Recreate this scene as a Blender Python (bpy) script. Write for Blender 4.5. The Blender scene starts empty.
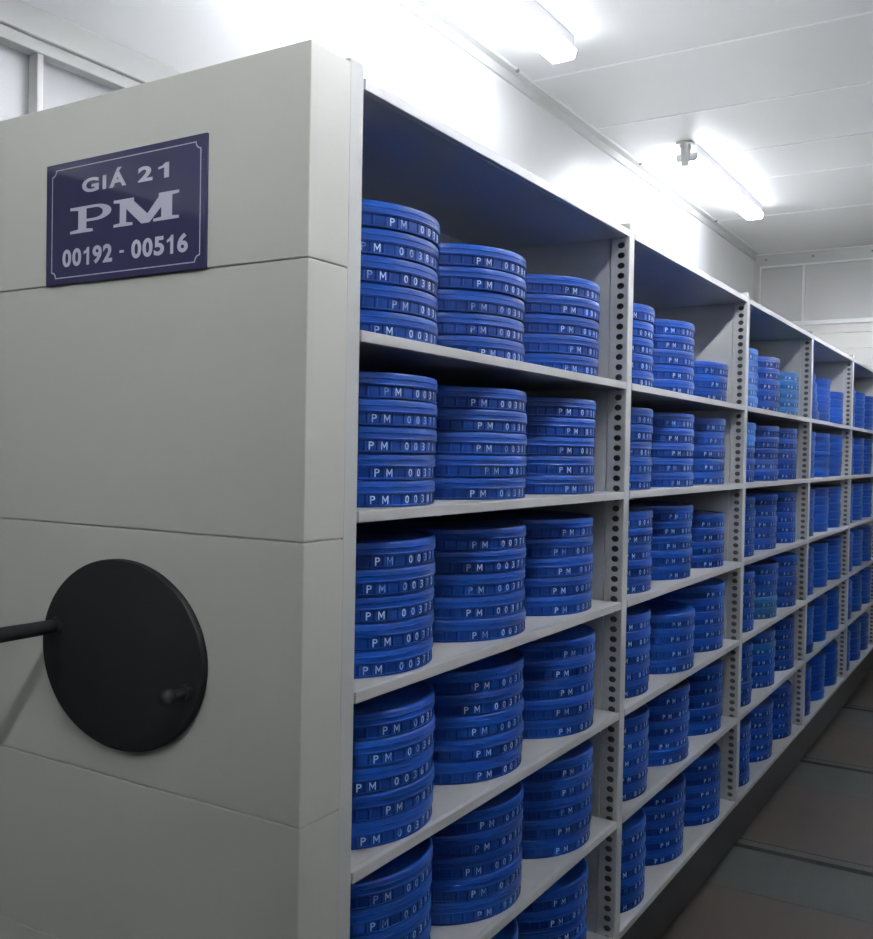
import bpy, bmesh, math, random
from mathutils import Vector, Matrix
random.seed(7)
PI = math.pi
scene = bpy.context.scene
COL = scene.collection
ZF = 1.47                       # the lens data below are measured from eye level; the floor is at z = 0
W = 1.25                        # bay width
T = 0.038                       # upright width
LV = [0.643, 0.2364, -0.0587, -0.3555, -0.6533, -0.9487, -1.2681]
LV = [z + ZF for z in LV]       # top board and six shelf levels
LIP = 0.019
NB = 5
CEIL = 1.641 + ZF
XL, XR, YN, YF = -0.989, 1.95, -5.0, 6.619

# ------------------------------------------------------------------ materials
def mat(name, col, rough=0.5, metal=0.0, spec=0.5, noise=0.0, nscale=6.0, bump=0.0, bscale=120.0, coat=0.0, rnd=0.0):
    m = bpy.data.materials.new(name); m.use_nodes = True
    nt = m.node_tree; b = nt.nodes['Principled BSDF']
    b.inputs['Roughness'].default_value = rough
    b.inputs['Metallic'].default_value = metal
    b.inputs['Specular IOR Level'].default_value = spec
    b.inputs['Coat Weight'].default_value = coat
    tc = nt.nodes.new('ShaderNodeTexCoord')
    last = None
    if noise > 0:
        n = nt.nodes.new('ShaderNodeTexNoise'); n.inputs['Scale'].default_value = nscale; n.inputs['Detail'].default_value = 5
        nt.links.new(tc.outputs['Object'], n.inputs['Vector'])
        r = nt.nodes.new('ShaderNodeMapRange'); r.inputs['To Min'].default_value = 1 - noise; r.inputs['To Max'].default_value = 1 + noise
        r.inputs['From Min'].default_value = 0.3; r.inputs['From Max'].default_value = 0.7
        nt.links.new(n.outputs['Fac'], r.inputs['Value'])
        last = r.outputs['Result']
    if rnd > 0:
        oi = nt.nodes.new('ShaderNodeObjectInfo')
        r2 = nt.nodes.new('ShaderNodeMapRange'); r2.inputs['To Min'].default_value = 1 - rnd; r2.inputs['To Max'].default_value = 1 + rnd
        nt.links.new(oi.outputs['Random'], r2.inputs['Value'])
        if last is None: last = r2.outputs['Result']
        else:
            mm = nt.nodes.new('ShaderNodeMath'); mm.operation = 'MULTIPLY'
            nt.links.new(last, mm.inputs[0]); nt.links.new(r2.outputs['Result'], mm.inputs[1]); last = mm.outputs[0]
    if last is None:
        b.inputs['Base Color'].default_value = (*col, 1)
    else:
        h = nt.nodes.new('ShaderNodeHueSaturation'); h.inputs['Color'].default_value = (*col, 1)
        nt.links.new(last, h.inputs['Value']); nt.links.new(h.outputs['Color'], b.inputs['Base Color'])
    if bump > 0:
        n2 = nt.nodes.new('ShaderNodeTexNoise'); n2.inputs['Scale'].default_value = bscale; n2.inputs['Detail'].default_value = 3
        nt.links.new(tc.outputs['Object'], n2.inputs['Vector'])
        bp = nt.nodes.new('ShaderNodeBump'); bp.inputs['Strength'].default_value = bump; bp.inputs['Distance'].default_value = 0.001
        nt.links.new(n2.outputs['Fac'], bp.inputs['Height']); nt.links.new(bp.outputs['Normal'], b.inputs['Normal'])
    return m

def emis(name, col, s):
    m = bpy.data.materials.new(name); m.use_nodes = True
    b = m.node_tree.nodes['Principled BSDF']
    b.inputs['Base Color'].default_value = (0.8, 0.8, 0.8, 1)
    b.inputs['Emission Color'].default_value = (*col, 1); b.inputs['Emission Strength'].default_value = s
    return m

M = {}
M['steel'] = mat('painted_steel', (0.46, 0.47, 0.455), 0.45, noise=0.03, nscale=2.5, bump=0.15, bscale=500)
M['panel'] = mat('painted_end_panel', (0.47, 0.475, 0.43), 0.4, noise=0.03, nscale=1.5, bump=0.12, bscale=600)
M['shelf'] = mat('painted_shelf', (0.46, 0.46, 0.455), 0.5, noise=0.04, nscale=3)
M['dark'] = mat('dark_plinth', (0.010, 0.010, 0.0105), 0.55, noise=0.15, nscale=5)
M['black'] = mat('black_plastic', (0.010, 0.0105, 0.011), 0.62, spec=0.3, bump=0.1, bscale=300)
BLUE = (0.0026, 0.040, 0.225)
M['blue_lid'] = mat('blue_plastic_lid', BLUE, 0.33, spec=0.24, noise=0.12, nscale=9, rnd=0.15, bump=0.45, bscale=45)
M['blue_body'] = mat('blue_plastic_body', (0.0022, 0.027, 0.16), 0.42, spec=0.16, noise=0.10, nscale=9, rnd=0.12)
M['teal_lid'] = mat('teal_plastic_lid', (0.003, 0.085, 0.25), 0.34, spec=0.3, noise=0.1, nscale=9, rnd=0.1)
M['teal_body'] = mat('teal_plastic_body', (0.0025, 0.065, 0.20), 0.4, spec=0.25, noise=0.1, nscale=9, rnd=0.1)
M['light_lid'] = mat('light_blue_plastic_lid', (0.02, 0.12, 0.42), 0.33, spec=0.35, noise=0.1, nscale=9, rnd=0.08)
M['light_body'] = mat('light_blue_plastic_body', (0.016, 0.10, 0.34), 0.4, spec=0.3, noise=0.1, nscale=9, rnd=0.08)
M['wall'] = mat('white_wall_panel', (0.74, 0.745, 0.74), 0.3, noise=0.015, nscale=1.2)
M['wall_grey'] = mat('grey_wall_panel', (0.58, 0.58, 0.575), 0.27, noise=0.02, nscale=1.2)
M['wall_light'] = mat('cream_wall_panel', (0.72, 0.71, 0.69), 0.5, noise=0.015, nscale=1.2)
M['wall_dark'] = mat('dark_wall', (0.05, 0.05, 0.055), 0.6, noise=0.05, nscale=1.2)
M['wall_bounce'] = mat('grey_bounce_band', (0.28, 0.28, 0.28), 0.6, noise=0.03, nscale=1.2)  # tone of an unseen wall band, chosen for the light it bounces
M['inner'] = mat('dark_hole_shade', (0.10, 0.10, 0.11), 0.6)  # dark tone stands in for the shade inside the upright holes
M['top'] = mat('lightened_top_board', (0.56, 0.57, 0.56), 0.45, noise=0.03, nscale=2.5)  # paler than the shelves: light on its underside put into the colour
M['ceil'] = mat('ceiling_panel', (0.72, 0.72, 0.71), 0.35, noise=0.02, nscale=1.0)
M['trim'] = mat('white_trim', (0.85, 0.85, 0.85), 0.35)
M['trim_grey'] = mat('grey_trim', (0.60, 0.605, 0.59), 0.4)
M['pane'] = mat('window_glass', (0.40, 0.41, 0.42), 0.3, spec=0.6, noise=0.04, nscale=1.0)
M['floor'] = mat('brown_floor_board', (0.056, 0.045, 0.038), 0.4, noise=0.18, nscale=1.8)
M['plate'] = mat('steel_rail_plate', (0.060, 0.066, 0.061), 0.42, metal=0.2, noise=0.18, nscale=3)
M['slot'] = mat('dark_rail_slot', (0.02, 0.02, 0.02), 0.7)
M['sign'] = mat('navy_acrylic', (0.028, 0.027, 0.075), 0.06, spec=0.55)
M['signtext'] = mat('silver_sign_paint', (0.42, 0.42, 0.50), 0.35)
M['lamp'] = emis('lamp_diffuser', (0.90, 0.93, 1.0), 6.5)
M['lamp_aisle'] = emis('aisle_lamp_diffuser', (0.93, 0.95, 1.0), 185.0)
M['lamp_side'] = mat('lamp_end_cap', (0.75, 0.75, 0.8), 0.4)
M['screw'] = mat('screw_metal', (0.25, 0.25, 0.25), 0.4, metal=0.6)

# worn white paint of the stencilled numbers
m = bpy.data.materials.new('worn_white_paint'); m.use_nodes = True; nt = m.node_tree; b = nt.nodes['Principled BSDF']
b.inputs['Roughness'].default_value = 0.5
tc = nt.nodes.new('ShaderNodeTexCoord'); oi = nt.nodes.new('ShaderNodeObjectInfo')
mp = nt.nodes.new('ShaderNodeMapping'); nt.links.new(tc.outputs['Object'], mp.inputs['Vector'])
sc_ = nt.nodes.new('ShaderNodeMath'); sc_.operation = 'MULTIPLY'; sc_.inputs[1].default_value = 17.0
nt.links.new(oi.outputs['Random'], sc_.inputs[0]); nt.links.new(sc_.outputs[0], mp.inputs['Location'])
n = nt.nodes.new('ShaderNodeTexNoise'); n.inputs['Scale'].default_value = 30; n.inputs['Detail'].default_value = 1.5
nt.links.new(mp.outputs['Vector'], n.inputs['Vector'])
cr = nt.nodes.new('ShaderNodeValToRGB')
cr.color_ramp.elements[0].position = 0.30; cr.color_ramp.elements[0].color = (0.04, 0.11, 0.36, 1)
cr.color_ramp.elements[1].position = 0.52; cr.color_ramp.elements[1].color = (0.46, 0.54, 0.68, 1)
nt.links.new(n.outputs['Fac'], cr.inputs['Fac']); nt.links.new(cr.outputs['Color'], b.inputs['Base Color'])
M['paint'] = m

# ------------------------------------------------------------------ helpers
def link(name, me, parent=None, m=None):
    o = bpy.data.objects.new(name, me); COL.objects.link(o)
    if parent is not None: o.parent = parent
    if m is not None: me.materials.clear(); [me.materials.append(x) for x in (m if isinstance(m, (list, tuple)) else [m])]
    return o
def tomesh(bm, name):
    me = bpy.data.meshes.new(name); bmesh.ops.recalc_face_normals(bm, faces=bm.faces[:]); bm.to_mesh(me); bm.free(); return me
def obj(name, bm, m, parent=None, smooth=False):
    me = tomesh(bm, name)
    if smooth:
        for p in me.polygons: p.use_smooth = True
        me.set_sharp_from_angle(angle=math.radians(35))
    return link(name, me, parent, m)
def box(bm, x0, x1, y0, y1, z0, z1, bev=0.0):
    r = bmesh.ops.create_cube(bm, size=1.0)
    for v in r['verts']:
        v.co = Vector(((x0 + x1) / 2 + v.co.x * (x1 - x0), (y0 + y1) / 2 + v.co.y * (y1 - y0), (z0 + z1) / 2 + v.co.z * (z1 - z0)))
    if bev > 0:
        es = list({e for v in r['verts'] for e in v.link_edges})
        bmesh.ops.bevel(bm, geom=es, offset=bev, segments=2, affect='EDGES', profile=0.5)
def cyl(bm, p0, p1, r0, r1=None, n=24, cap=True):
    r1 = r0 if r1 is None else r1
    p0 = Vector(p0); p1 = Vector(p1); d = (p1 - p0)
    q = d.to_track_quat('Z', 'Y').to_matrix().to_4x4()
    bmesh.ops.create_cone(bm, cap_ends=cap, segments=n, radius1=r0, radius2=r1, depth=d.length, matrix=Matrix.Translation((p0 + p1) / 2) @ q)
def empty(name, loc, label=None, cat=None, group=None):
    o = bpy.data.objects.new(name, None); COL.objects.link(o); o.location = loc; o.empty_display_size = 0.05
    if label: o['label'] = label
    if cat: o['category'] = cat
    if group: o['group'] = group
    return o
def struct(name, bm, m):
    o = obj(name, bm, m); o['kind'] = 'structure'; return o
def bx(*a, bev=0.0):
    bm = bmesh.new(); box(bm, *a, bev=bev); return bm

# ------------------------------------------------------------------ room
TR = [0]
def trim(bm, m):
    TR[0] += 1
    return struct('trim_%d' % TR[0], bm, m)

# floor: brown boards between steel rail plates that cross the aisle
RAIL = [2.18 + W * k for k in range(-6, 4)]
struct('floor', bx(XL, XR, YN, YF, -0.12, -0.03), M['slot'])
edges = [YN]
bmf = bmesh.new()
cur = YN
for y in RAIL:
    if y - 0.0015 > cur and y > YN: box(bmf, XL, XR, cur, y - 0.0015, -0.03, 0.0, bev=0.001)
    cur = y + 0.475
if cur < YF: box(bmf, XL, XR, cur, YF, -0.03, 0.0, bev=0.001)
struct('floor', bmf, M['floor'])
for y in RAIL:
    if y < YN: continue
    bm = bmesh.new()
    box(bm, XL, XR, y + 0.0015, y + 0.385, -0.03, -0.001, bev=0.001)
    box(bm, XL, XR, y + 0.425, y + 0.475, -0.03, -0.002, bev=0.001)
    trim(bm, M['plate'])

struct('ceiling', bx(XL - 0.1, XR + 0.1, YN - 0.1, YF + 0.1, CEIL, CEIL + 0.1), M['ceil'])
for y in (-2.9, -2.2, -1.5, -0.8, 0.4, 1.10, 1.80, 2.53, 3.235, 3.93, 4.48, 5.37):
    big = y in (5.37, 4.48)
    trim(bx(XL + 0.03, XR, y - (0.011 if big else 0.007), y + (0.011 if big else 0.007), CEIL - 0.003, CEIL + 0.001), M['trim'])

# left wall with the high window
WZ0, WZ1 = 0.66 + ZF, 0.915 + ZF
WY0, WY1 = -1.9, 1.4
bm = bmesh.new()
box(bm, XL - 0.1, XL, YN, YF, WZ1 + 0.03, CEIL)
box(bm, XL - 0.1, XL, WY1, YF, 0, WZ1 + 0.03)
struct('wall_left', bm, M['wall'])
struct('wall_left', bx(XL - 0.1, XL, YN, WY1, 0, WZ0), M['wall_dark'])
struct('wall_left', bx(XL - 0.1, XL, YN, WY0, WZ0, WZ1 + 0.03), M['wall_dark'])
bm = bmesh.new()
box(bm, XL - 0.05, XL + 0.012, WY0, WY1, WZ1, WZ1 + 0.028, bev=0.002)
box(bm, XL - 0.05, XL + 0.012, WY0, WY1, WZ0, WZ0 + 0.02, bev=0.002)
for y in (-1.55, -1.16, -0.78, -0.41, 0.14, 0.7, 1.25):
    box(bm, XL - 0.05, XL + 0.008, y - 0.008, y + 0.008, WZ0 + 0.02, WZ1, bev=0.002)
w = struct('window_1', bm, M['trim_grey'])
g = obj('window_pane', bx(XL - 0.03, XL - 0.022, WY0, WY1, WZ0, WZ1 + 0.01), M['pane'], w)
trim(bx(XL, XL + 0.02, WY0 - 0.6, WY1 + 0.3, WZ1 + 0.03, WZ1 + 0.095, bev=0.003), M['trim_grey'])
# angle trim along the ceiling
bm = bmesh.new()
box(bm, XL, XL + 0.012, YN, YF, CEIL - 0.045, CEIL - 0.004)
box(bm, XL, XL + 0.045, YN, YF, CEIL - 0.006, CEIL - 0.001)
t = trim(bm, M['trim_grey'])
trim(bx(XL + 0.045, XL + 0.053, YN, YF, CEIL - 0.007, CEIL + 0.001), M['trim'])
bm = bmesh.new()
for y in (0.9, 2.38, 3.86, 5.34): bmesh.ops.create_uvsphere(bm, u_segments=10, v_segments=6, radius=0.009, matrix=Matrix.Translation((XL + 0.05, y, CEIL - 0.008)))
obj('trim_screw', bm, M['screw'], t, smooth=True)

# far wall
LZ = 1.06 + ZF
struct('wall_far', bx(XL - 0.1, XR, YF, YF + 0.1, LZ, CEIL), M['wall_grey'])
bm = bmesh.new()
zz = [0.0, 0.35, 0.7, 1.05, 1.4, 1.75, 0.745 + ZF, 0.87 + ZF, 0.99 + ZF, LZ]
for a, b_ in zip(zz[:-1], zz[1:]): box(bm, XL, XR, YF - 0.045, YF, a + 0.001, b_ - 0.001, bev=0.0015)
struct('wall_far', bm, M['wall_light'])
trim(bx(XL, XR, YF - 0.06, YF, LZ, LZ + 0.033, bev=0.003), M['trim'])
bm = bmesh.new()
box(bm, XL, XR, YF - 0.014, YF, CEIL - 0.10, CEIL - 0.001)
box(bm, XL, XL + 0.045, YF - 0.014, YF, LZ + 0.033, CEIL - 0.10)
t = trim(bm, M['trim_grey'])
bm = bmesh.new()
for x in (-0.9, -0.55, -0.13, 0.3): bmesh.ops.create_uvsphere(bm, u_segments=10, v_segments=6, radius=0.008, matrix=Matrix.Translation((x, YF - 0.016, CEIL - 0.05)))
obj('trim_screw', bm, M['screw'], t, smooth=True)
bm = bmesh.new()
box(bm, XL + 0.012, XR, YF - 0.019, YF, CEIL - 0.012, CEIL - 0.002)
box(bm, XL + 0.045, XR, YF - 0.019, YF, CEIL - 0.113, CEIL - 0.10)
box(bm, XL + 0.045, XL + 0.055, YF - 0.019, YF, LZ + 0.033, CEIL - 0.113)
box(bm, -0.625, -0.605, YF - 0.008, YF, LZ + 0.033, CEIL - 0.113)
trim(bm, M['trim'])
struct('wall_right', bx(XR, XR + 0.1, YN, YF, 1.9, CEIL), M['wall'])  # unseen right wall, its tone bands added to steer bounce onto the shelves
struct('wall_right', bx(XR, XR + 0.1, YN, YF, 1.3, 1.9), M['wall_bounce'])
struct('wall_right', bx(XR, XR + 0.1, YN, YF, 0, 1.3), M['wall_dark'])
struct('wall_back', bx(XL - 0.1, XR, YN - 0.1, YN, 0, CEIL), M['wall_light'])

# ------------------------------------------------------------------ ceiling lights
def batten():
    r = empty('ceiling_light', (0, 0, 0))
    L = 1.42
    bm = bmesh.new(); box(bm, 0.012, 0.05, 0.02, L - 0.02, -0.045, 0.0, bev=0.003)
    obj('mounting_spine', bm, M['lamp_side'], r)
    # diffuser: rounded trough section run along Y
    prof = [(-0.052, -0.045), (0.052, -0.045), (0.055, -0.056), (0.050, -0.078), (0.040, -0.085), (-0.040, -0.085), (-0.050, -0.078), (-0.055, -0.056)]
    bm = bmesh.new(); A = [bm.verts.new((x, 0.012, z)) for x, z in prof]; B = [bm.verts.new((x, L - 0.012, z)) for x, z in prof]
    for i in range(len(prof)):
        j = (i + 1) % len(prof); bm.faces.new((A[i], A[j], B[j], B[i]))
    bm.faces.new(A); bm.faces.new(B)
    obj('diffuser', bm, M['lamp'], r)
    for y0, y1 in ((0, 0.0119), (L - 0.0119, L)):
        bm = bmesh.new(); A = [bm.verts.new((x * 1.04, y0, z * 1.02 + 0.001)) for x, z in prof]; B = [bm.verts.new((x * 1.04, y1, z * 1.02 + 0.001)) for x, z in prof]
        for i in range(len(prof)):
            j = (i + 1) % len(prof); bm.faces.new((A[i], A[j], B[j], B[i]))
        bm.faces.new(A); bm.faces.new(B)
        obj('end_cap', bm, M['lamp_side'], r)
    return r
def copy_tree(o, parent=None):
    c = o.copy(); COL.objects.link(c)
    if parent is not None: c.parent = parent
    for ch in list(o.children): copy_tree(ch, c)
    return c
L0 = batten()
GL = 'batten lights on the white ceiling'
lights = [(-0.655, 0.80, 'white batten light on the ceiling, nearer one, cut by the photo top'),
          (-0.625, 3.68, 'white batten light on the ceiling, farther one, seen whole'),
          (-0.64, -3.3, 'white batten light on the ceiling over the window wall, behind the viewpoint'),
          ]
AX = 0.95
aisle = [(AX, 0.80, 'batten light with added hood over the aisle beside the nearest bays'),
         (AX, 3.68, 'batten light with added hood over the aisle beside the farthest bays'),
         (AX, -2.08, 'batten light with added hood over the aisle, right above the viewpoint')]
def hooded():
    r = batten()
    for c in r.children:
        if c.name.startswith('diffuser'): c.data.materials[0] = M['lamp_aisle']
    pr = [(-0.15, -0.105), (-0.05, -0.042), (0.05, -0.042), (0.15, -0.105)]
    bm = bmesh.new(); V = []
    for y in (-0.01, 1.43):
        V.append([bm.verts.new((x, y, z)) for x, z in pr] + [bm.verts.new((x * 1.012, y, z + 0.0015)) for x, z in reversed(pr)])
    for i in range(8): bm.faces.new((V[0][i], V[0][(i + 1) % 8], V[1][(i + 1) % 8], V[1][i]))
    bm.faces.new(V[0]); bm.faces.new(V[1])
    obj('added_hood', bm, M['trim'], r)  # hood added to keep the lamp light off the ceiling
    bm = bmesh.new(); box(bm, -0.064, 0.064, -0.005, 1.425, -0.096, -0.088, bev=0.002); box(bm, -0.064, -0.06, -0.005, 1.425, -0.096, -0.080); box(bm, 0.06, 0.064, -0.005, 1.425, -0.096, -0.080)
    obj('added_tray', bm, M['lamp_side'], r)  # opaque tray added so light leaves sideways, less of it straight down
    return r
H0 = hooded()
for i, (x, y, lab) in enumerate(aisle):
    o = H0 if i == 0 else copy_tree(H0)
    o.location = (x, y, CEIL); o['label'] = lab; o['category'] = 'ceiling light'; o['group'] = 'aisle lights with added hoods'
for i, (x, y, lab) in enumerate(lights):
    o = L0 if i == 0 else copy_tree(L0)
    o.location = (x, y, CEIL); o['label'] = lab; o['category'] = 'ceiling light'; o['group'] = GL
# grey cable box hanging at the near end of the farther light
jb = empty('cable_box', (-0.622, 3.645, CEIL), 'small grey cable box on the ceiling at the near end of the farther batten light', 'cable box')
bm = bmesh.new(); cyl(bm, (0, 0, -0.12), (0, 0, 0), 0.018, 0.032, n=20); obj('cap', bm, M['trim_grey'], jb, smooth=True)
bm = bmesh.new(); box(bm, -0.04, 0.04, -0.033, 0.033, -0.014, 0.0, bev=0.003); obj('base', bm, M['trim_grey'], jb)

# ------------------------------------------------------------------ shelving unit
unit = empty('mobile_shelving_unit', (0, 0, 0), 'long pale grey steel mobile shelving unit with film cans, black handwheel on its end panel', 'shelving unit')
XB = -0.82
TOPZ = LV[0] + 0.018
BOT = LV[6] - LIP
# end panel: five stacked boards with fine grooves
seam = [0.19, -0.8604 + ZF, -0.5353 + ZF, -0.1008 + ZF, 0.3295 + ZF, 0.6552 + ZF]
bm = bmesh.new()
for a, b_ in zip(seam[:-1], seam[1:]):
    box(bm, XB, 0.0, -0.111, -0.0125, a + 0.0009, b_ - 0.0009, bev=0.0018)
box(bm, XB + 0.004, -0.004, -0.107, -0.014, seam[0] + 0.01, seam[-1] - 0.01)
obj('end_panel', bm, M['panel'], unit)

# uprights with a row of holes
def perforated(bm, y, x0, x1, z0, z1, cx, rx, rz, pitch, sgn):
    """sheet in the plane Y = y with a column of oval holes, each with a short wall"""
    n = 16
    k = int((z1 - z0) / pitch); pad = (z1 - z0 - k * pitch)
    def quad(a, b_, c, d):
        bm.faces.new([bm.verts.new(p) for p in (a, b_, c, d)])
    quad((x0, y, z1 - pad), (x1, y, z1 - pad), (x1, y, z1), (x0, y, z1)) if pad > 1e-5 else None
    for i in range(k):
        za = z0 + i * pitch; zb = za + pitch; zc = (za + zb) / 2
        outer = []; inner = []; deep = []
        for j in range(n):
            a = 2 * PI * j / n + PI / n * 0
            ca, sa = math.cos(a), math.sin(a)
            inner.append(bm.verts.new((cx + rx * ca, y, zc + rz * sa)))
            deep.append(bm.verts.new((cx + rx * ca, y - sgn * 0.002, zc + rz * sa)))
            hx = (x1 - cx) if ca > 0 else (cx - x0); hz = pitch / 2
            s = min(hx / abs(ca) if abs(ca) > 1e-6 else 1e9, hz / abs(sa) if abs(sa) > 1e-6 else 1e9)
            outer.append(bm.verts.new((cx + s * ca, y, zc + s * sa)))
        for j in range(n):
            j2 = (j + 1) % n
            bm.faces.new((outer[j], outer[j2], inner[j2], inner[j]))
            bm.faces.new((inner[j], inner[j2], deep[j2], deep[j]))
        # corner triangles
        for qx, qz in ((x1, zb), (x0, zb), (x0, za), (x1, za)):
            c = bm.verts.new((qx, y, qz))
            # nearest outer points on the two sides
            cand = sorted(range(n), key=lambda j: (outer[j].co - c.co).length)
            side = {}
            for j in range(n):
                j2 = (j + 1) % n
                p, q = outer[j].co, outer[j2].co
                onx_p = abs(p.x - qx) < 1e-6; onz_p = abs(p.z - qz) < 1e-6
                onx_q = abs(q.x - qx) < 1e-6; onz_q = abs(q.z - qz) < 1e-6
                if (onx_p and onz_q and not (onz_p or onx_q)) or (onz_p and onx_q and not (onx_p or onz_q)):
                    bm.faces.new((outer[j], outer[j2], c))
def upright_mesh(bottom, top):
    bm = bmesh.new()
    # rounded front channel
    h = T / 2
    pts = [(-0.052, -h), (-0.003, -h), (-0.0009, -h + 0.0009), (0, -h + 0.003), (0, h - 0.003), (-0.0009, h - 0.0009), (-0.003, h), (-0.052, h)]
    lo = [bm.verts.new((x, y, bottom)) for x, y in pts]; hi = [bm.verts.new((x, y, top)) for x, y in pts]
    for i in range(1, 6): bm.faces.new((lo[i], lo[i + 1], hi[i + 1], hi[i]))
    bm.faces.new((lo[7], lo[0], hi[0], hi[7]))
    bm.faces.new(lo); bm.faces.new(hi)
    shade_web = [bm.verts.new(p) for p in ((-0.051, 0, bottom + 0.001), (-0.001, 0, bottom + 0.001), (-0.001, 0, top - 0.001), (-0.051, 0, top - 0.001))]; bm.faces.new(shade_web).material_index = 1  # sheet behind the holes, coloured dark as their shade
    perforated(bm, -h, -0.052, -0.003, bottom, top, -0.0235, 0.0105, 0.0085, 0.0272, -1)
    perforated(bm, h, -0.052, -0.003, bottom, top, -0.0235, 0.0105, 0.0085, 0.0272, 1)
    return bm
um = None
for n_ in range(NB + 1):
    y = n_ * W + (0.005 if n_ == 0 else 0)
    if um is None:
        me = bpy.data.meshes.new('upright'); b2 = upright_mesh(BOT, TOPZ); b2.to_mesh(me); b2.free(); me.materials.append(M['steel']); me.materials.append(M['inner']); um = me
    o = link('upright', um, unit); o.location.y = y
    bm = bmesh.new(); box(bm, XB + 0.03, -0.0545, y - T / 2 + 0.0015, y + T / 2 - 0.0015, BOT, TOPZ - 0.014)
    obj('side_sheet', bm, M['steel'], unit)
# shelves
for b_ in range(NB):
    y0 = b_ * W + T / 2 + (0.005 if b_ == 0 else 0) + 0.0005; y1 = (b_ + 1) * W - T / 2 - 0.0005
    for i, z in enumerate(LV):
        bm = bmesh.new()
        box(bm, XB, -0.014, y0, y1, z - LIP, z)
        box(bm, -0.0142, -0.0005, y0 + 0.0045, y1, z - LIP, z, bev=0.0014)
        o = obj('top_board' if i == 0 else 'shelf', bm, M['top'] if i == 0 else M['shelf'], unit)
    bm = bmesh.new(); box(bm, -0.432, -0.428, y0, y1, LV[6], LV[0] - LIP)
    obj('back_sheet', bm, M['steel'], unit)
# small bolt on the back sheet of the nearest bay
bm = bmesh.new(); cyl(bm, (-0.428, 1.16, 0.545 + ZF), (-0.412, 1.16, 0.545 + ZF), 0.011); obj('bolt', bm, M['trim'], unit, smooth=True)
# base carriage
bm = bmesh.new(); box(bm, XB + 0.01, -0.004, -0.105, NB * W + T / 2, 0.035, BOT - 0.0005, bev=0.002)
pl_ = obj('base_plinth', bm, M['dark'], unit)
for y in RAIL:
    if -0.1 < y + 0.4 < NB * W:
        for x in (-0.12, -0.7):
            bm = bmesh.new(); cyl(bm, (x, y + 0.395, 0.03), (x, y + 0.415, 0.03), 0.055, n=32); obj('wheel', bm, M['slot'], pl_, smooth=True)
# handwheel
hw = None
bm = bmesh.new()
n = 96; cx, cz, rx, rz = -0.3920, -0.3165 + ZF, 0.2010, 0.1635
rings = [(-0.1112, 0.985), (-0.1150, 1.0), (-0.1240, 1.0), (-0.1262, 0.992), (-0.1270, 0.975), (-0.1275, 0.5), (-0.1285, 0.10)]
R = [[bm.verts.new((cx + rx * s * math.cos(2 * PI * i / n), y, cz + rz * s * math.sin(2 * PI * i / n))) for i in range(n)] for y, s in rings]
for a, b2 in zip(R[:-1], R[1:]):
    for i in range(n): bm.faces.new((a[i], a[(i + 1) % n], b2[(i + 1) % n], b2[i]))
bm.faces.new(R[0]); bm.faces.new(R[-1])
hw = obj('handwheel', bm, M['black'], unit, smooth=True)
bm = bmesh.new(); cyl(bm, (-0.553, -0.126, -0.284 + ZF), (-0.553, -0.31, -0.284 + ZF), 0.0125, 0.0135, n=32)
cyl(bm, (-0.553, -0.125, -0.284 + ZF), (-0.553, -0.134, -0.284 + ZF), 0.018, 0.015, n=32)
bmesh.ops.create_uvsphere(bm, u_segments=24, v_segments=12, radius=0.0135, matrix=Matrix.Translation((-0.553, -0.31, -0.284 + ZF)))
obj('handle', bm, M['black'], hw, smooth=True)
bm = bmesh.new(); kx, kz = -0.222, -0.354 + ZF
cyl(bm, (kx, -0.125, kz), (kx, -0.137, kz), 0.013, 0.011, n=28)
cyl(bm, (kx, -0.136, kz), (kx, -0.165, kz), 0.007, 0.008, n=28)
bmesh.ops.create_uvsphere(bm, u_segments=24, v_segments=12, radius=0.0135, matrix=Matrix.Translation((kx, -0.170, kz)))
obj('knob', bm, M['black'], hw, smooth=True)

# ------------------------------------------------------------------ lettering
def glyph(txt, bold=0.0, res=3):
    if txt == '1':                # stem with a flag
        return [(.55, 0), (1, 0), (1, 1), (.68, 1), (.40, .84), (0, .76), (0, .62), (.55, .70)], [(0, 1, 2, 3, 4, 7), (4, 5, 6, 7)]
    if txt == 'M' and res == 2:
        vs = [(0, 0), (.15, 0), (.15, 1), (0, 1), (.15, .72), (.5, .18), (.5, .46), (.85, .72), (.85, 1), (.85, 0), (1, 0), (1, 1)]
        return vs, [(0, 1, 2, 3), (4, 5, 6, 2), (5, 7, 8, 6), (9, 10, 11, 8)]
    if txt == '9':                # a six turned over
        v6, f6 = glyph('6', bold, res)
        return [(1 - a, 1 - b_) for a, b_ in v6], f6
    c = bpy.data.curves.new('t', 'FONT'); c.body = txt; c.offset = bold; c.resolution_u = res; c.fill_mode = 'FRONT'
    o = bpy.data.objects.new('t', c); COL.objects.link(o)
    dg = bpy.context.evaluated_depsgraph_get(); dg.update()
    me = bpy.data.meshes.new_from_object(o.evaluated_get(dg))
    vs = [tuple(v.co) for v in me.vertices]; fs = [tuple(p.vertices) for p in me.polygons]
    bpy.data.objects.remove(o); bpy.data.curves.remove(c); bpy.data.meshes.remove(me)
    x0 = min(v[0] for v in vs); x1 = max(v[0] for v in vs); y0 = min(v[1] for v in vs); y1 = max(v[1] for v in vs)
    return [((v[0] - x0) / (x1 - x0), (v[1] - y0) / (y1 - y0)) for v in vs], fs
SX, SZ = -0.609, 0.329 + ZF      # lower left corner of the sign
sign = empty('shelf_sign', (SX + 0.2, -0.111, SZ), 'navy blue rectangular sign reading PM 00192 - 00516 on the end panel', 'sign')
def loc(bm):
    for v in bm.verts: v.co -= Vector((SX + 0.2, -0.111, SZ))
    return bm
bm = bmesh.new(); box(bm, SX + 0.002, SX + 0.402, -0.1165, -0.1112, SZ, SZ + 0.217, bev=0.0008); obj('plate', loc(bm), M['sign'], sign)
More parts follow.
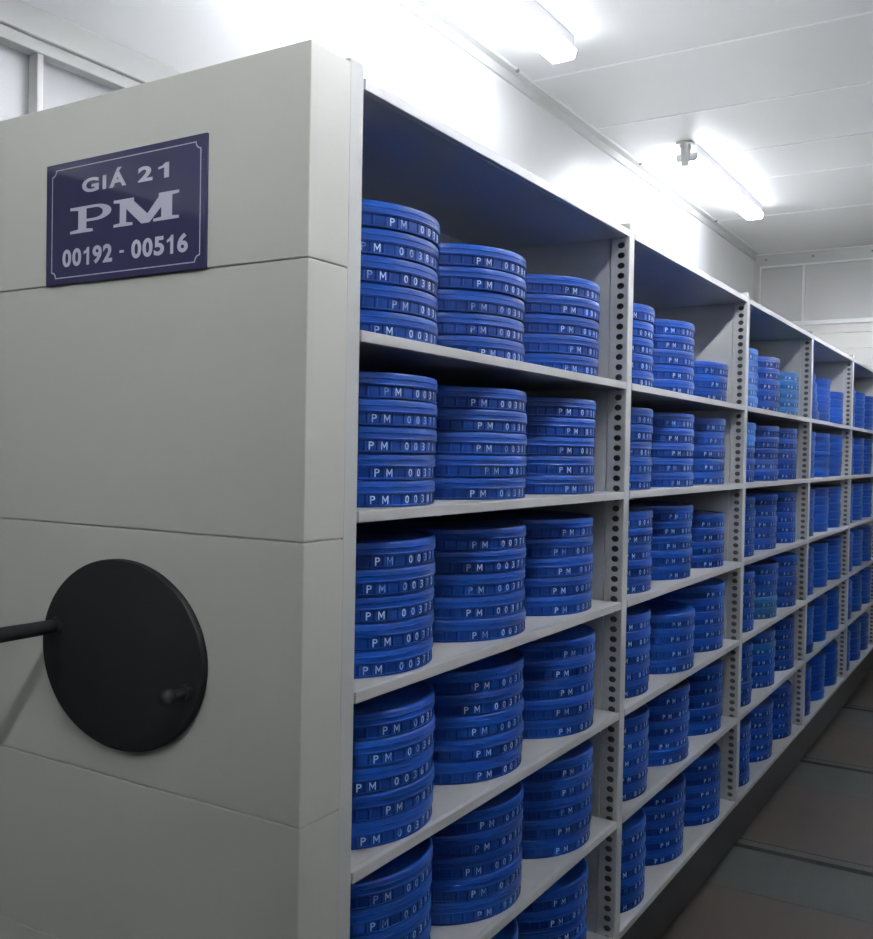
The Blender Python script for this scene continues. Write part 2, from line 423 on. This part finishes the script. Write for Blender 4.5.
YS = -0.1168
def solid(polys, name, m):
    """flat outlines on the sign, given a little thickness"""
    bm = bmesh.new()
    for vs, fs in polys:
        V = [bm.verts.new((SX + x, YS, SZ + z)) for x, z in vs]
        for f in fs: 
            try: bm.faces.new([V[i] for i in f])
            except ValueError: pass
    r = bmesh.ops.extrude_face_region(bm, geom=bm.faces[:])
    for e in r['geom']:
        if isinstance(e, bmesh.types.BMVert): e.co.y += 0.0004
    return obj(name, loc(bm), m, sign)
def fit(txt, x0, x1, z0, z1, bold=0.0):
    vs, fs = glyph(txt, bold, 6)
    return ([(x0 + a * (x1 - x0), z0 + b_ * (z1 - z0)) for a, b_ in vs], fs)
solid([fit('G', 0.100, 0.144, 0.1565, 0.1815, 0.035), fit('I', 0.154, 0.163, 0.157, 0.181, 0.035), fit('\u00c1', 0.171, 0.214, 0.157, 0.190, 0.035),
       fit('2', 0.243, 0.278, 0.157, 0.1825, 0.035), fit('1', 0.292, 0.317, 0.157, 0.182, 0.015)], 'shelf_lettering', M['signtext'])
# slab serif P and M drawn as outlines
def poly(pts, x0, w, z0, h):
    return ([(x0 + a * w, z0 + b_ * h) for a, b_ in pts])
def ngon(outline): return (outline, [tuple(range(len(outline)))])
PZ, PH = 0.0875, 0.046
P_parts = []
P_parts.append(ngon(poly([(0, 0), (.56, 0), (.56, .10), (.40, .14), (.40, .86), (.20, .86), (.20, .14), (0, .10)], 0.069, 0.108, PZ, PH)))
P_parts.append(ngon(poly([(0, .90), (.20, .859), (.40, .859), (.40, 1), (0, 1)], 0.069, 0.108, PZ, PH)))
bowl_o = [(.40, 1)] + [(.62 + .38 * math.sin(a), .70 + .30 * math.cos(a)) for a in [i * PI / 14 for i in range(15)]] + [(.40, .40)]
bowl_i = [(.40, .90)] + [(.60 + .20 * math.sin(a), .70 + .20 * math.cos(a)) for a in [i * PI / 14 for i in range(15)]] + [(.40, .50)]
vv = poly(bowl_o + bowl_i, 0.069, 0.108, PZ, PH); k = len(bowl_o)
P_parts.append((vv, [(i, i + 1, k + i + 1, k + i) for i in range(k - 1)]))
def Mq(pts): return ngon(poly(pts, 0.183, 0.158, PZ, PH))
M_parts = [Mq([(0, 0), (.30, 0), (.30, .10), (.20, .13), (.20, .62), (.12, .87), (.10, .87), (.10, .13), (0, .10)]),
           Mq([(0, .90), (.10, .871), (.12, .871), (.32, .871), (.32, 1), (0, 1)]),
           Mq([(.20, .63), (.12, .869), (.32, .869), (.53, .33), (.50, 0), (.44, 0)]),
           Mq([(.53, .33), (.50, 0), (.56, 0), (.74, .50), (.74, .869), (.70, .869)]),
           Mq([(.70, .871), (.90, .871), (1, .90), (1, 1), (.70, 1)]),
           Mq([(.62, 0), (1, 0), (1, .10), (.90, .13), (.90, .869), (.741, .869), (.741, .13), (.62, .10)])]
solid(P_parts + M_parts, 'series_lettering', M['signtext'])
digs = []
x = 0.047
for s, x0, x1 in (('00192', 0.047, 0.182), ('00516', 0.227, 0.364)):
    w_ = (x1 - x0) / 5
    for i, ch in enumerate(s):
        a = x0 + i * w_; 
        if ch == '1': digs.append(fit(ch, a + w_ * .18, a + w_ * .72, 0.030, 0.0610, 0.05))
        else: digs.append(fit(ch, a + w_ * .06, a + w_ * .94, 0.030, 0.0615, 0.033))
digs.append(fit('-', 0.199, 0.210, 0.0430, 0.0470, 0.0))
solid(digs, 'number_lettering', M['signtext'])
# border line with scooped corners
out = []
x0, x1, z0, z1, c = 0.018, 0.390, 0.011, 0.206, 0.011
def corner(cx, cz, a0, a1): return [(cx + c * math.cos(a0 + (a1 - a0) * i / 6), cz + c * math.sin(a0 + (a1 - a0) * i / 6)) for i in range(7)]
out = corner(x0, z0, PI / 2, 0) + corner(x1, z0, PI, PI / 2) + corner(x1, z1, -PI / 2, -PI) + corner(x0, z1, 0, -PI / 2)
cxm, czm = (x0 + x1) / 2, (z0 + z1) / 2
inn = [(cxm + (a - cxm) * (1 - 0.0016 / abs(x1 - cxm)), czm + (b_ - czm) * (1 - 0.0016 / abs(z1 - czm))) for a, b_ in out]
k = len(out); solid([(out + inn, [(i, (i + 1) % k, k + (i + 1) % k, k + i) for i in range(k)])], 'border_line', M['signtext'])

# ------------------------------------------------------------------ film cans
RC, HC, NC = 0.1985, 0.0475, 49
def revolve(bm, prof, n, phase=0.0):
    """prof: list of (z, radius or function of the angle index)"""
    rr = []
    for z, r in prof:
        rr.append([bm.verts.new(((r(i) if callable(r) else r) * math.cos(2 * PI * i / n + phase), (r(i) if callable(r) else r) * math.sin(2 * PI * i / n + phase), z)) for i in range(n)])
    for a, b_ in zip(rr[:-1], rr[1:]):
        for i in range(n): bm.faces.new((a[i], a[(i + 1) % n], b_[(i + 1) % n], b_[i]))
    bm.faces.new(rr[0]); bm.faces.new(rr[-1])
CELL = 2 * PI / NC
def body_mesh():
    bm = bmesh.new()
    ang = []
    for k in range(NC):
        c0 = (k - 0.5) * CELL
        for f in (-0.07, 0.07): ang.append((c0 + f * CELL, True))
        for f in (0.11, 0.5, 0.89): ang.append((c0 + f * CELL, False))
    ang.sort()
    prof = [(0.0, RC - 0.006, 0), (0.0004, RC - 0.0025, 0), (0.0012, RC - 0.0008, 0), (0.0036, RC - 0.0008, 0), (0.0042, None, 1), (0.0205, None, 1), (0.0212, RC - 0.0008, 0), (0.0227, RC - 0.0008, 0)]
    rr = []
    for z, r, f in prof:
        rr.append([bm.verts.new(((r if not f else (RC - 0.0016 if rib else RC - 0.0027)) * math.cos(a), (r if not f else (RC - 0.0016 if rib else RC - 0.0027)) * math.sin(a), z)) for a, rib in ang])
    n = len(ang)
    for a, b_ in zip(rr[:-1], rr[1:]):
        for i in range(n): bm.faces.new((a[i], a[(i + 1) % n], b_[(i + 1) % n], b_[i]))
    bm.faces.new(rr[0]); bm.faces.new(rr[-1])
    for v in bm.verts: v.co.z *= HC / 0.0455
    return tomesh(bm, 'body')
def lid_mesh():
    bm = bmesh.new(); n = 144
    tab = lambda i: RC + (0.0004 if (i % 6) in (1, 2, 3, 4) else 0.0)
    prof = [(0.0227, RC - 0.002), (0.0229, RC - 0.0003), (0.0237, RC + 0.0004), (0.0252, RC + 0.0004), (0.0260, RC - 0.0002), (0.0325, RC - 0.0003), (0.0330, tab), (0.0352, tab), (0.0357, RC - 0.0004),
            (0.0405, RC - 0.0010), (0.0430, RC - 0.0019), (0.0443, RC - 0.0034), (0.0449, RC - 0.006), (0.0450, RC - 0.012), (0.0441, RC - 0.014), (0.0441, RC - 0.06), (0.0449, RC - 0.062), (0.0449, RC - 0.075), (0.0441, RC - 0.077), (0.0441, 0.03)]
    revolve(bm, prof, n)
    for v in bm.verts: v.co.z *= HC / 0.0455
    return tomesh(bm, 'lid')
GL_ = {ch: glyph(ch, 0.008, 2) for ch in 'PM0123456789'}
def letter_mesh(num, phase, lod=False):
    """'PM' and five digits, one per moulded cell, wrapped on the can"""
    me_v = []; me_f = []
    txt = num
    r = RC - 0.0027 + 0.0004
    for i, ch in enumerate(txt):
        if ch == ' ': continue
        vs, fs = GL_[ch]
        a0 = (phase + i) * CELL; w_ = 0.0125 if ch == 'M' else (0.0060 if ch == '1' else 0.0098)
        base = len(me_v)
        for x, y in vs:
            a = a0 + (x - 0.5) * w_ / r
            me_v.append((r * math.cos(a), r * math.sin(a), 0.0060 + y * 0.0142))
        me_f += [tuple(base + q for q in f) for f in fs]
    me = bpy.data.meshes.new('letters'); me.from_pydata(me_v, [], me_f); me.materials.append(M['paint']); return me
BM0, LM0 = body_mesh(), lid_mesh()
for me in (BM0, LM0):
    for p in me.polygons: p.use_smooth = True
    me.set_sharp_from_angle(angle=math.radians(30))
def variants(kind):
    b_ = BM0.copy(); l_ = LM0.copy()
    b_.materials.clear(); l_.materials.clear()
    b_.materials.append(M[kind + '_body']); l_.materials.append(M[kind + '_lid'])
    return b_, l_
VAR = {k: variants(k) for k in ('blue', 'teal', 'light')}
# whole can as one light mesh, for the farthest bays
def whole_mesh(kind):
    bm = bmesh.new()
    revolve(bm, [(0.0, RC - 0.004), (0.001, RC - 0.0008), (0.004, RC - 0.0008), (0.0045, RC - 0.003), (0.0205, RC - 0.003), (0.0212, RC - 0.0008), (0.0226, RC - 0.0008), (0.0230, RC), (0.040, RC - 0.001), (0.0443, RC - 0.0034), (0.0450, RC - 0.010), (0.0450, 0.02)], 56)
    for v in bm.verts: v.co.z *= HC / 0.0455
    me = tomesh(bm, 'film_can')
    for p in me.polygons: p.use_smooth = True
    me.set_sharp_from_angle(angle=math.radians(30)); me.materials.append(M[kind + '_lid']); return me
WH = {k: whole_mesh(k) for k in ('blue', 'light')}

GRP = 'round plastic film cans stacked on the shelving unit'
ROWN = ['top shelf', 'second shelf down', 'third shelf down', 'fourth shelf down', 'fifth shelf down', 'bottom shelf']
BAYN = ['nearest bay', 'second bay', 'third bay', 'fourth bay', 'fifth bay']
STN = ['left', 'middle', 'right']
def posname(i, n):            # i counts from the bottom
    if i == n - 1: return 'topmost'
    if i == 0: return 'lowest'
    return {1: 'second from bottom', 2: 'third from bottom', 3: 'fourth from bottom', 4: 'fifth from bottom'}[i] if i <= n - 2 else ''
# stack centres along each bay (metres from the bay's near upright), from the nearest bay on
CY = {0: [(.227, .625, 1.024), (.229, .627, 1.030), (.227, .631, 1.030), (.228, .629, 1.030), (.228, .632, 1.030), (.227, .627, 1.025)],
      1: [(.222, .622, 1.030), (.229, .630, 1.030), (.224, .624, 1.030), (.224, .629, 1.030), (.225, .626, 1.028), (.220, .62, 1.021)],
      2: [(.226, .628, 1.030), (.222, .628, 1.030), (.226, .628, 1.030), (.222, .628, 1.030), (.221, .622, 1.028), (.224, .625, 1.026)],
      3: [(.226, .627, 1.030)] * 6,
      4: [(.226, .627, 1.030)] * 6}
CX = {(0, 3, 1): -.219, (1, 3, 1): -.209, (0, 0, 1): -.226, (0, 0, 2): -.212, (1, 5, 1): -.224, (0, 0, 0): -.210, (0, 1, 0): -.211, (0, 2, 0): -.208, (0, 3, 0): -.209, (0, 4, 0): -.209}
NCAN = {(1, 0, 2): 3, (1, 2, 2): 4, (1, 3, 1): 4, (3, 0, 2): 4}
NUM = {}                       # readable starts of the numbers; the rest continue the series
FIRST = {(0, 0): [383, 388, 402], (0, 1): [376, 381, 396], (0, 2): [371, 378, 391], (0, 3): [366, 373, 386], (0, 4): [361, 368, 380], (0, 5): [350, 356, 362]}
for k in CY:
    CY[k] = [(a, max(b_, a + .3995), min(1.0325, max(c_, max(b_, a + .3995) + .3995))) for a, b_, c_ in CY[k]]
made = 0; bulk = []
proto = None
for b_ in range(NB):
    for r_ in range(6):
        for s in range(3):
            if (b_, r_, s) == (0, 5, 0): continue            # wholly below the frame
            n = NCAN.get((b_, r_, s), 5)
            x = CX.get((b_, r_, s), -0.220 + random.uniform(-.003, .003)); y = b_ * W + CY[b_][r_][s]
            x += (0, 0, .004, .009, .010, .008)[r_] if (b_, r_, s) not in CX else (.006 if r_ > 2 else 0)
            kind = 'teal' if (b_, r_, s) == (2, 0, 2) else ('light' if (b_, r_, s) == (2, 0, 0) else 'blue')
            zs = 0.86 if kind == 'teal' else 1.0
            base_num = FIRST[(0, r_)][s] if b_ == 0 else random.randint(395, 500)
            ph0 = random.choice([-4.35, -4.2, -4.5]) + (0.5 if s == 2 else 0)
            z = LV[r_ + 1] + 0.0004
            for i in range(n):
                kk = kind
                if kind == 'blue' and ((b_, r_, s, i) in ((2, 3, 1, 0), (2, 3, 1, 1), (2, 4, 1, 3), (3, 3, 0, 3), (3, 3, 0, 4)) or (b_, r_, s) in ((2, 1, 0),) and i > 2): kk = 'light' if r_ == 1 else 'teal'
                px = x + random.uniform(-.0022, .0022); py = y + random.uniform(-.0006, .0006)
                if (b_, r_, s) == (0, 0, 0): py += 0.0; 
                if (b_, r_, s) == (3, 0, 0): px += 0.014 - 0.0045 * i
                word = {'blue': 'blue', 'teal': 'teal blue', 'light': 'light blue'}[kk]
                label = '%s film can, %s in the %s stack, %s, %s' % (word, posname(i, n), STN[s], ROWN[r_], BAYN[b_])
                if b_ < 3:
                    num = '%05d' % (base_num + (n - 1 - i) // 1)
                    ph = ph0 + random.uniform(-0.9, 0.5) + (1.3 if (b_ == 0 and s == 0 and i % 3 == 1) else 0)
                    e = empty('film_can', (px, py, z), label, 'film can', GRP)
                    e.scale.z = zs; e.rotation_euler.z = (ph + 4) * CELL
                    bo, li = VAR[kk]
                    link('body', bo, e); link('lid', li, e); link('letters', letter_mesh('PM', -4), e); link('digits', letter_mesh(num, -1), e)
                    made += 1
                elif made < 300 and b_ == 3:
                    o = link('film_can', WH['blue' if kk == 'teal' else kk], None); o.location = (px, py, z); o['label'] = label.replace('teal blue', 'blue'); o['category'] = 'film can'; o['group'] = GRP
                    made += 1
                else:
                    bulk.append((px, py, z))
                z += HC * zs - 0.0001
bm = bmesh.new()
me0 = WH['blue']
for px, py, z in bulk:
    k = len(bm.verts); bm.from_mesh(me0); bm.verts.ensure_lookup_table()
    for v in bm.verts[k:]: v.co += Vector((px, py, z))
for f in bm.faces: f.smooth = True
me = bpy.data.meshes.new('film_cans'); bm.to_mesh(me); bm.free(); me.set_sharp_from_angle(angle=math.radians(30)); me.materials.append(M['blue_lid'])
o = link('film_cans', me); o['kind'] = 'stuff'; o['label'] = 'dim blue film cans filling the far end of the shelving unit'; o['category'] = 'film cans'

# ------------------------------------------------------------------ camera, world, view
right = Vector((0.85136381, 0.52427163, 0.0178584)); up = Vector((-0.02475294, 0.00614408, 0.99967472)); fwd = Vector((-0.52399137, 0.85152893, -0.01820811))
cam = bpy.data.cameras.new('camera'); co = bpy.data.objects.new('camera', cam); COL.objects.link(co)
mw = Matrix((right, up, -fwd)).transposed().to_4x4(); mw.translation = Vector((0.9356, -1.2533, 0.0406 + ZF)); co.matrix_world = mw
cam.sensor_fit = 'HORIZONTAL'; cam.sensor_width = 36.0; cam.lens = 971.97 / 873 * 36.0; cam.clip_start = 0.02
scene.camera = co
wd = bpy.data.worlds.new('world'); scene.world = wd; wd.use_nodes = True
wd.node_tree.nodes['Background'].inputs[0].default_value = (0.5, 0.55, 0.6, 1); wd.node_tree.nodes['Background'].inputs[1].default_value = 0.01
scene.view_settings.view_transform = 'Standard'; scene.view_settings.look = 'None'; scene.view_settings.gamma = 1.0
scene.view_settings.exposure = 1.6
